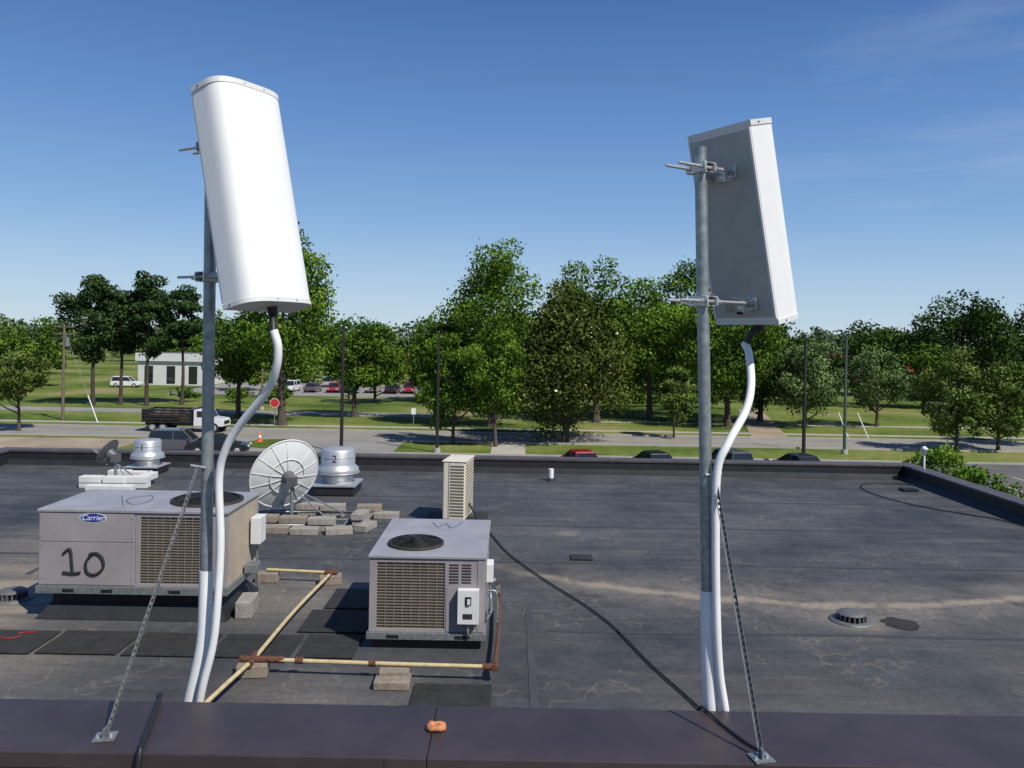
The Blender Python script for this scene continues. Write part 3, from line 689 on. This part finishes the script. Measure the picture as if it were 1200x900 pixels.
antenna((-1.215,3.3,7.96),(-1.225,3.3,9.80),(0.86,-0.51),(-1.145,3.245,9.925),0.868,math.radians(13.5),9.74,9.22,0.335,0.155,
  [(-0.885,3.04,9.01),(-0.868,3.04,8.95),(-0.878,3.06,8.87),(-0.925,3.11,8.78),(-1.05,3.18,8.64),(-1.115,3.21,8.54),(-1.145,3.23,8.42),(-1.138,3.24,8.16),(-1.148,3.24,7.9),(-1.165,3.245,7.75),(-1.205,3.25,7.58),(-1.235,3.26,7.4),(-1.25,3.27,7.2),(-1.25,3.28,6.8),(-1.25,3.28,6.05)],
  [(-1.215,3.3,8.04),(-1.216,3.3,7.88),(-1.222,3.3,7.75),(-1.245,3.3,7.62),(-1.275,3.3,7.48),(-1.295,3.3,7.3),(-1.30,3.3,7.0),(-1.3,3.3,6.05)],
  (-1.245,3.275,8.46),(-1.37,2.81,7.606))
antenna((0.771,3.15,7.96),(0.712,3.15,9.74),(0.84,0.545),(0.795,3.222,9.835),0.79,math.radians(13.5),9.66,9.15,0.32,0.175,
  [(0.965,3.40,8.99),(0.972,3.36,8.95),(0.955,3.26,8.83),(0.915,3.19,8.73),(0.83,3.12,8.61),(0.788,3.11,8.50),(0.787,3.11,8.22),(0.798,3.11,7.9),(0.815,3.12,7.72),(0.838,3.12,7.58),(0.85,3.13,7.4),(0.855,3.14,7.1),(0.855,3.14,6.05)],
  [(0.768,3.15,8.04),(0.776,3.15,7.8),(0.785,3.15,7.65),(0.795,3.15,7.45),(0.80,3.15,7.2),(0.80,3.15,6.05)],
  (0.778,3.125,8.49),(0.86,2.745,7.606))

# ------------------------------------------------------------------ trees
LM={
 'mid':leaf_mat('leaves_mid',(0.018,0.050,0.008),(0.135,0.225,0.030)),
 'light':leaf_mat('leaves_light',(0.032,0.08,0.010),(0.20,0.32,0.042),0.18),
 'dark':leaf_mat('leaves_dark',(0.012,0.030,0.008),(0.075,0.130,0.028)),
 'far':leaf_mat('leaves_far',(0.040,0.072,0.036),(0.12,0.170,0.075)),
 'pine':leaf_mat('needles',(0.012,0.030,0.012),(0.062,0.108,0.032)),
 'magnolia':leaf_mat('leaves_magnolia',(0.014,0.030,0.006),(0.135,0.165,0.036)),
 'grey':leaf_mat('leaves_greygreen',(0.05,0.09,0.03),(0.20,0.28,0.10)),
 'olive':leaf_mat('leaves_olive',(0.040,0.07,0.014),(0.175,0.235,0.058)),
}
M['bloom']=mat('magnolia_bloom',(0.66,0.62,0.42),0.6)
def leaves_mesh(name,C,S,SH,matl,parent=None,out=None,blend=0.5,aspect=0.62,extra=None):
    n=len(C); nr=rng.normal(size=(n,3)); nr/=np.linalg.norm(nr,axis=1)[:,None]
    if out is not None: nr=nr*(1-blend)+out*blend
    nr/=np.linalg.norm(nr,axis=1)[:,None]+1e-9
    t=rng.normal(size=(n,3)); t-= nr*(t*nr).sum(1)[:,None]; t/=np.linalg.norm(t,axis=1)[:,None]+1e-9
    u=np.cross(nr,t); s=S[:,None]
    P=np.stack([C+t*s*.5,C+u*s*.5*aspect+nr*s*0.08,C-t*s*.5,C-u*s*.5*aspect+nr*s*0.08],1).reshape(-1,3)
    me=bpy.data.meshes.new(name); me.vertices.add(n*4); me.loops.add(n*4); me.polygons.add(n)
    me.vertices.foreach_set('co',P.astype(np.float32).ravel())
    me.loops.foreach_set('vertex_index',np.arange(n*4,dtype=np.int32))
    me.polygons.foreach_set('loop_start',np.arange(0,n*4,4,dtype=np.int32))
    try: me.polygons.foreach_set('loop_total',np.full(n,4,dtype=np.int32))
    except Exception: pass
    at=me.attributes.new('shade','FLOAT','POINT'); at.data.foreach_set('value',np.repeat(SH,4).astype(np.float32))
    me.materials.append(matl)
    if extra is not None:
        me.materials.append(extra[0]); me.polygons.foreach_set('material_index',extra[1].astype(np.int32))
    me.update(calc_edges=True)
    o=bpy.data.objects.new(name,me); scene.collection.objects.link(o)
    if parent: o.parent=parent
    return o
def crown_points(H,R,base,n_cl,n_leaf,size,shape='round'):
    ch=(H-base)/2; cz=base+ch
    ld=rng.normal(size=(7,3)); ld/=np.linalg.norm(ld,axis=1)[:,None]; la=rng.uniform(-0.25,0.28,7)
    cc=[];cr=[]
    while len(cc)<n_cl:
        d=rng.normal(size=3); d/=np.linalg.norm(d)
        rad=rng.uniform(0.2,1)**0.5
        env=1+float((la*np.clip(ld@d,0,1)**2).sum())
        p=d*rad*env*0.86
        if shape=='cone':
            t=(p[2]+1)/2; p[:2]*=max(0.25,1.35*(1-t)+0.12)
        elif shape=='egg':
            t=(p[2]+1)/2; p[:2]*=1.15-0.5*t
        elif shape=='umbrella':
            p[2]=p[2]*0.9+0.1; 
            if p[2]<-0.5 and rng.random()<0.6: continue
        elif shape=='pine':
            t=(p[2]+1)/2; p[:2]*=(0.6+0.4*math.sin(math.pi*min(1,t*0.9+0.15)))*rng.uniform(0.7,1.1)
        q=np.array([p[0]*R,p[1]*R,cz+p[2]*ch])
        if q[2]<base*0.9: continue
        cc.append(q); cr.append(R*rng.uniform(0.15,0.32)*(1.15 if shape=='pine' else 1))
    cc=np.array(cc);cr=np.array(cr)
    per=rng.multinomial(n_leaf,(cr**2)/(cr**2).sum())
    P=[];O=[];S=[];SH=[]
    for c,r,k in zip(cc,cr,per):
        d=rng.normal(size=(k,3)); d/=np.linalg.norm(d,axis=1)[:,None]+1e-9
        rr=r*rng.uniform(0.35,1.08,size=(k,1))**0.6
        st=rng.random((k,1))<0.09; rr=np.where(st,rr*1.4,rr)
        off=d*rr; off[:,2]*=(0.6 if shape=='pine' else 0.75)
        P.append(c+off); O.append(d)
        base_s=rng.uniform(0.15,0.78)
        SH.append(np.clip(base_s+rng.normal(0,0.16,k)+0.18*d[:,2],0,1)); S.append(size*rng.uniform(0.55,1.35,k))  # random leaf tone, plus top light painted in: upper clump sides lighter
    return np.concatenate(P),np.concatenate(O),np.concatenate(S),np.concatenate(SH),cc
def tree(name,x,y,H,R,base,kind='mid',shape='round',n=7000,size=0.34,ncl=60,trunk=None,bark='bark',blooms=0,lean=0):
    E=empty(name,(x,y,0),random.uniform(0,6.28))
    P,O,S,SH,cc=crown_points(H,R,base,ncl,int(n*1.3),size,shape)
    extra=None
    if blooms:
        mi=np.zeros(len(P)); idx=np.nonzero(rng.random(len(P))<blooms)[0]; mi[idx]=1; S[idx]*=0.9; extra=(M['bloom'],mi)
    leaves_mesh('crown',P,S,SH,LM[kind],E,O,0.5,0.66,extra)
    b=Mb(); tr=trunk or H*0.018+0.06
    top=H*0.82 if shape in('pine','cone') else base+(H-base)*0.6
    wob=[random.uniform(-.03,.03)*H for _ in range(6)]
    pts=[(0,0,-0.05),(wob[0]*.3,wob[1]*.3,top*0.33),(wob[2]*.5,wob[3]*.5,top*0.66),(wob[4]*.6,wob[5]*.6,top)]
    b.tube(pts,lambda t:tr*(1-0.78*t)*(1.35 if t<0.03 else 1),bark,10,4)
    sel=sorted(range(len(cc)),key=lambda i:random.random())[:16]
    for i in sel:
        c=V(cc[i]); z0=min(max(base*0.75,c.z-abs(V((c.x,c.y)).length)*0.75),top*0.97); f=z0/top
        s=V((wob[2]*.5*f,wob[3]*.5*f,z0)); mid=(s+c)/2+V((random.uniform(-.2,.2),random.uniform(-.2,.2),-0.05*R))
        r0=tr*(1-0.75*f)*0.5
        b.tube([s,mid,c],lambda t,r0=r0:r0*(1-0.8*t)+0.01,bark,6,3)
    b.make('trunk',E)
    return E
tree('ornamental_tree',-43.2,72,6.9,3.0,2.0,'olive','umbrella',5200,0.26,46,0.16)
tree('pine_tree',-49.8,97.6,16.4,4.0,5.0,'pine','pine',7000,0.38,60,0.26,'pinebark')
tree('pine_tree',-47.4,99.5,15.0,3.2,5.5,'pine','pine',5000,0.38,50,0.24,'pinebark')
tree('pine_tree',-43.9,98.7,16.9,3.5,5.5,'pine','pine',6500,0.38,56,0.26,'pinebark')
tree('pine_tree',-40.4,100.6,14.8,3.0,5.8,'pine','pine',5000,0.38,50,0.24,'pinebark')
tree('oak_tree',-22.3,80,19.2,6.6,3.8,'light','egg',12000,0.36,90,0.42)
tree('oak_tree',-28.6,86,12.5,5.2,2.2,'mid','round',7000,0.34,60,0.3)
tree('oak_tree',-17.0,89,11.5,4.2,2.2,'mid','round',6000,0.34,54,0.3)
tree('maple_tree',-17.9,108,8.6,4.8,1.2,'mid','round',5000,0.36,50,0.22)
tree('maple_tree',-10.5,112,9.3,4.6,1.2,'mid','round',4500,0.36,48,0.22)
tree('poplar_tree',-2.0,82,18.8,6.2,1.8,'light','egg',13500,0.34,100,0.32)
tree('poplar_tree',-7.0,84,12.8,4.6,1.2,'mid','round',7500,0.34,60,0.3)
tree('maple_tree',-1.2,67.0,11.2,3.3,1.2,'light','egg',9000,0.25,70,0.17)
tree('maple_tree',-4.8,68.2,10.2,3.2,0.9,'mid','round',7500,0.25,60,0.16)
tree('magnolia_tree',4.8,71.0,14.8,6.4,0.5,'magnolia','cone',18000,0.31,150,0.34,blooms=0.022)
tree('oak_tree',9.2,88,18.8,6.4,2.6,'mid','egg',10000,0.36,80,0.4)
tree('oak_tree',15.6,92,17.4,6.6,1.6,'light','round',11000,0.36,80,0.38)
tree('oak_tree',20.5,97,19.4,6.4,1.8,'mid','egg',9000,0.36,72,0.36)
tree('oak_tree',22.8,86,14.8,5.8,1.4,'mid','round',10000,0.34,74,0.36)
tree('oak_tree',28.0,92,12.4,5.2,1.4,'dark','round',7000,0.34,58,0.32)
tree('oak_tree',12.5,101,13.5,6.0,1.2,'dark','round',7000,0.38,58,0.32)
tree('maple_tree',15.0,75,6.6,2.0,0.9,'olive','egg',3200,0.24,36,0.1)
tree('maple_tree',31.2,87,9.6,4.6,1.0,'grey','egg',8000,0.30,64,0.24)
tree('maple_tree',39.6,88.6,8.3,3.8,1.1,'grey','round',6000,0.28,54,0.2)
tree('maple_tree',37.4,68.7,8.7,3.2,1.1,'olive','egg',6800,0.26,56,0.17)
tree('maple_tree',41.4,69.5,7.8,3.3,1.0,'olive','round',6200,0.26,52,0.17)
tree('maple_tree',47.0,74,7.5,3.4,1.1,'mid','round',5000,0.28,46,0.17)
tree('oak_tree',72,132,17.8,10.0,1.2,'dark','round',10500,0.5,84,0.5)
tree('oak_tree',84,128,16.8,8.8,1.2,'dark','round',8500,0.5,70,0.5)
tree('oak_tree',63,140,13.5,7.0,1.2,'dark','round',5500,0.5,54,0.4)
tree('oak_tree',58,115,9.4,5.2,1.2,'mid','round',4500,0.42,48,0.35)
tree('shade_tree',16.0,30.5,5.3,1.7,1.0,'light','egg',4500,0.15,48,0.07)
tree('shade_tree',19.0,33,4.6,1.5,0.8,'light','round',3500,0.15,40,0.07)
def belt(name,items,kind,sz=0.6,nper=1700):
    PP=[];OO=[];SS=[];HH=[]
    for (x,y,H,R) in items:
        P,O,S,SH,cc=crown_points(H,R,0.4,26,nper,sz,'round'); PP.append(P+np.array([x,y,0]));OO.append(O);SS.append(S);HH.append(SH)
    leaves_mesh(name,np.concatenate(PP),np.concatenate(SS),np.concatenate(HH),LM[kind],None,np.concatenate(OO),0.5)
it=[(x+random.uniform(-3,3),random.uniform(215,250),random.uniform(10,13.5),random.uniform(7,10)) for x in np.arange(-240,235,9.0)]
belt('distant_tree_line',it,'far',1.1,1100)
it=[(random.uniform(-6,60),random.uniform(112,150),random.uniform(7,13),random.uniform(4.5,7.5)) for _ in range(26)]
belt('background_trees',it,'dark',0.6,1700)
it=[(random.uniform(-130,-84),random.uniform(118,165),random.uniform(9,13.5),random.uniform(5,7.5)) for _ in range(17)]+[(-30,152,8,5),(-24,158,9,5),(-16,152,8.5,5),(-38,165,10,6),(-55,165,10,6),(-46,158,8,5),(-68,165,10,5),(-64,162,9,5),(-40,152,6,5),(-42,128,5,4),(-74,128,8,4)]
belt('background_trees',it,'mid',0.6,1700)
it=[(x,random.uniform(400,450),random.uniform(13,19),random.uniform(14,20)) for x in np.arange(-430,440,20)]
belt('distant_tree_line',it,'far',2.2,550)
it=[(random.uniform(-14,30),random.uniform(104,112),random.uniform(1.5,3.5),random.uniform(1.5,2.6)) for _ in range(14)]+[(-36+random.uniform(-3,3)*2,105,random.uniform(1.5,2.5),2.0) for _ in range(4)]
belt('shrubs',it,'mid',0.4,500)
it=[(14.0+random.uniform(0,8),28+random.uniform(-4,4),random.uniform(2.8,4.0),random.uniform(0.8,1.3)) for _ in range(7)]
belt('shrubs',it,'light',0.16,900)

# ------------------------------------------------------------------ poles, signs
def lamp(x,y,h,k,r=0.09,name='light_pole'):
    b=Mb(); b.cyl((x,y,0),(x,y,h),r,r*0.7,k,12); b.cyl((x,y,0),(x,y,0.35),r*2.2,r*2.0,'sidewalk',12)
    b.cyl((x,y,h),(x,y,h+0.05),r*0.9,r*0.5,k,10)
    b.make(name)
lamp(-12.85,62.4,9.9,'poledark',0.14); lamp(-5.65,63.3,9.2,'poledark',0.13); lamp(21.5,60,9.25,'poledark',0.14); lamp(27.1,66.4,9.5,'polegreen',0.13); lamp(-29.2,96,11.2,'polewood',0.13)
b=Mb(); x,y=-44.5,81.4
b.cyl((x,y,0),(x,y,9.5),0.16,0.11,'polewood',12)
for z in (9.2,8.5): b.box(x-1.0,x+1.0,y-0.06,y+0.06,z,z+0.11,'polewood')
for i in(-0.9,-0.5,0.5,0.9): b.cyl((x+i,y,9.31),(x+i,y,9.5),0.05,0.035,'dishgrey',8)
b.cyl((x+0.32,y,7.3),(x+0.32,y,8.2),0.2,0.2,'galv',12)
b.tube([(x,y,9.0),(x+4.5,y-2,0.0)],0.012,'galv',5,2,False); b.tube([(x+3.2,y-1.42,2.6),(x+4.5,y-2,0.0)],0.05,'whitepaint',6,2,False)
b.make('utility_pole')
b=Mb(); x,y=-22.1,76.7
b.cyl((x,y,0),(x,y,2.6),0.04,0.04,'galv',8)
vs=[(x+0.42*math.cos(math.pi/8+i*math.pi/4),y-0.05,2.45+0.42*math.sin(math.pi/8+i*math.pi/4)) for i in range(8)]
b.add(vs,[tuple(range(8))],'red'); vs=[(x+0.46*math.cos(math.pi/8+i*math.pi/4),y-0.045,2.45+0.46*math.sin(math.pi/8+i*math.pi/4)) for i in range(8)]
b.add(vs,[tuple(range(8))],'whitepaint'); b.make('stop_sign')
b=Mb(); b.box(-20.55,-20.05,66.15,66.65,0.16,0.2,'orange'); b.lathe((-20.3,66.4,0.16),[(0.2,0.04),(0.13,0.35)],'orange',16); b.lathe((-20.3,66.4,0.16),[(0.13,0.35),(0.09,0.55)],'whitepaint',16); b.lathe((-20.3,66.4,0.16),[(0.09,0.55),(0.03,0.85),(0.001,0.86)],'orange',16); b.make('traffic_cone')
for (x0_,x1_) in ((31.0,31.7),(32.8,33.6)):
    b=Mb(); b.tube([(x0_,72+5.5,2.4),(x1_,70+6.8,0)],0.05,'whitepaint',6,2,False); b.make('guy_wire_guard')
b=Mb(); b.cyl((-9.6,81,0),(-9.6,81,1.7),0.05,0.05,'galv',8); b.box(-9.82,-9.38,80.94,80.98,1.2,1.8,'whitepaint'); b.make('road_sign')
b=Mb(); b.cyl((-20,165,0),(-20,165,5),0.2,0.2,'whitepaint'); b.box(-21.5,-18.5,164.9,165.1,3.2,4.8,'red'); b.make('store_sign')

# ------------------------------------------------------------------ distant buildings
def store(name,x0,x1,y0,y1,h,kw,kt):
    E=empty(name)
    b=Mb(); b.box(x0,x1,y0,y1,0,h,kw); b.make('walls',E)
    b=Mb(); b.box(x0-0.3,x1+0.3,y0-0.4,y0-0.01,h-1.0,h+0.3,kt); b.box(x0-0.1,x1+0.1,y0,y1+0.1,h+0.001,h+0.2,'rooflt'); b.make('fascia',E)
    b=Mb(); n=int((x1-x0)/3)
    for i in range(n):
        c=x0+(i+0.5)*(x1-x0)/n; b.box(c-0.7,c+0.7,y0-0.05,y0-0.005,0.3,h-1.8,'glass')
    b.make('windows',E)
store('white_store_building',-62.0,-51.0,136,148,5.0,'storewhite','storewhite')
store('red_store_building',-33,-22,188,200,4.6,'brickred','brickred')
store('white_store_building',-20,-4,190,204,4.4,'storewhite','brickred')
store('red_brick_building',76,98,182,200,6.6,'brickred','brick')
store('tan_store_building',-140,-112,168,190,5,'beige','storewhite')

# ------------------------------------------------------------------ vehicles
def wheel(b,x,y,r,w=0.2):
    s=1 if y>0 else -1
    b.cyl((x,y-s*w,r),(x,y,r),r,r,'tyre',20); b.cyl((x,y,r),(x,y+s*0.012,r),r*0.6,r*0.55,'c_silver',14)
def car(paint,x,y,rz,suv=False,name='parked_car'):
    b=Mb(); h=1.72 if suv else 1.46; hb=0.98 if suv else 0.88
    L2=2.25; hw=0.9
    body=[(-L2,0.35),(-L2-0.02,0.6),(-L2+0.08,hb-0.06),(-L2+0.3,hb),(-1.0,hb+0.02),(0.9,hb),(1.6,hb-0.08),(L2-0.15,hb-0.2),(L2,0.6),(L2-0.03,0.35),(1.75,0.26),(-1.75,0.26)]
    n=len(body)
    vs=[]
    for yy,ins in ((-hw,0.05),(-hw+0.08,0),(hw-0.08,0),(hw,0.05)):
        for (px,pz) in body: vs.append((px*(1-ins*0.4),yy,pz-ins*(0.5 if pz>0.5 else -0.5)))
    fs=[(q*n+i,q*n+(i+1)%n,(q+1)*n+(i+1)%n,(q+1)*n+i) for q in range(3) for i in range(n)]+[tuple(range(n))[::-1],tuple(range(3*n,4*n))]
    b.add(vs,fs,paint)
    if suv: gl=[(-2.1,hb),(-1.95,h-0.1),(0.35,h-0.1),(1.05,hb)]
    else: gl=[(-1.7,hb),(-1.05,h-0.09),(0.3,h-0.09),(1.1,hb)]
    bot=[(gl[0][0],-0.82,hb),(gl[3][0],-0.82,hb),(gl[3][0],0.82,hb),(gl[0][0],0.82,hb)]
    tp=[(gl[1][0],-0.66,gl[1][1]),(gl[2][0],-0.66,gl[2][1]),(gl[2][0],0.66,gl[2][1]),(gl[1][0],0.66,gl[1][1])]
    b.add(bot+tp,[(0,1,5,4),(1,2,6,5),(2,3,7,6),(3,0,4,7)],'glass')
    b.add([(p[0]*1.02,p[1]*1.03,p[2]) for p in tp]+[(p[0]*0.9,p[1]*0.88,h) for p in tp],[(0,1,5,4),(1,2,6,5),(2,3,7,6),(3,0,4,7),(4,5,6,7),(3,2,1,0)],paint)
    for i in range(4):
        a=V(bot[i])*1.004; c=V(tp[i])*1.004; b.tube([a,c],0.04,paint,5,2,False)
    for sy in (-1,1): b.tube([(-0.35,sy*0.83,hb),(-0.35,sy*0.67,h-0.09)],0.04,paint,5,2,False)
    for wx in (-1.38,1.38):
        for wy in (-hw-0.005,hw+0.005): wheel(b,wx,wy,0.33)
    for sy in (-1,1):
        b.box(L2-0.14,L2-0.01,sy*0.65-0.18,sy*0.65+0.18,0.58,0.72,'headlamp'); b.box(-L2-0.03,-L2+0.05,sy*0.68-0.15,sy*0.68+0.15,0.62,0.80,'tail')
        b.box(0.75,0.9,sy*0.97-0.06,sy*0.97+0.06,hb,hb+0.12,paint)
    b.make(name,None,0.02,(x,y,0.012),rz)
for (p,x,s) in (('c_red',4.75,False),('c_black',9.7,False),('c_grey',14.7,True),('c_black',19.5,False)):
    car(p,x,55.5,math.pi/2+0.25,s)
car('c_grey',-24.6,61.2,0.1,True); car('c_black',-21.5,60.5,0.2,False)
cols=['c_red','c_white','c_silver','c_black','c_blue','c_grey','c_white','c_red','c_tan']
for i in range(8): car(cols[(i*4+1)%9],-34+i*3.1+random.uniform(-.5,.5),127+random.uniform(-1,1),math.pi/2*(1 if i%2 else -1)+random.uniform(-.1,.1),i%3==0)
for i in range(5): car(cols[(i*5+2)%9],-31+i*3.6,140,math.pi/2+random.uniform(-.1,.1),i%2==0)
car('c_white',-61,130,0.1,True)
E=empty('flatbed_truck',(-29.2,73.9,0.016),math.radians(-2))
b=Mb()
b.prism([(1.0,0.55),(1.0,2.0),(1.25,2.05),(2.15,2.02),(2.55,1.35),(3.55,1.22),(3.65,0.95),(3.65,0.55)],-0.95,0.95,'c_white'); b.make('cab',E,0.05)
b=Mb()
for sy in (-1,1):
    b.add([(1.3,sy*0.956,1.35),(1.3,sy*0.956,1.9),(2.05,sy*0.956,1.9),(2.4,sy*0.956,1.38)],[(0,1,2,3)],'glass')
b.add([(2.175,-0.82,1.98),(2.175,0.82,1.98),(2.56,0.82,1.37),(2.56,-0.82,1.37)],[(0,1,2,3)],'glass')
b.box(3.655,3.67,-0.6,0.6,0.75,1.05,'black'); b.make('windows',E)
b=Mb()
b.box(-3.6,0.9,-1.15,1.15,0.85,0.97,'c_black'); b.box(-3.6,3.5,-0.45,0.45,0.55,0.84,'black')
for sy in(-1,1):
    for z in (1.08,1.34,1.60,1.86): b.box(-3.6,0.9,sy*1.12-0.03,sy*1.12+0.03,z,z+0.17,'c_black')
    for i in range(6): b.box(-3.55+i*0.86,-3.45+i*0.86,sy*1.15-0.02+sy*0.03,sy*1.15+0.02+sy*0.03,0.9,2.05,'c_black')
b.box(0.82,0.9,-1.1,1.1,0.97,2.15,'c_black'); b.box(-3.62,-3.56,-1.1,1.1,0.98,1.95,'c_black')
b.box(-3.2,-0.5,-0.9,0.9,0.98,1.5,'rust')
b.make('stake_bed',E)
b=Mb()
for wx in (-2.7,-1.75,2.85):
    for sy in(-1,1): wheel(b,wx,sy*1.0,0.43,0.26)
b.make('wheels',E)
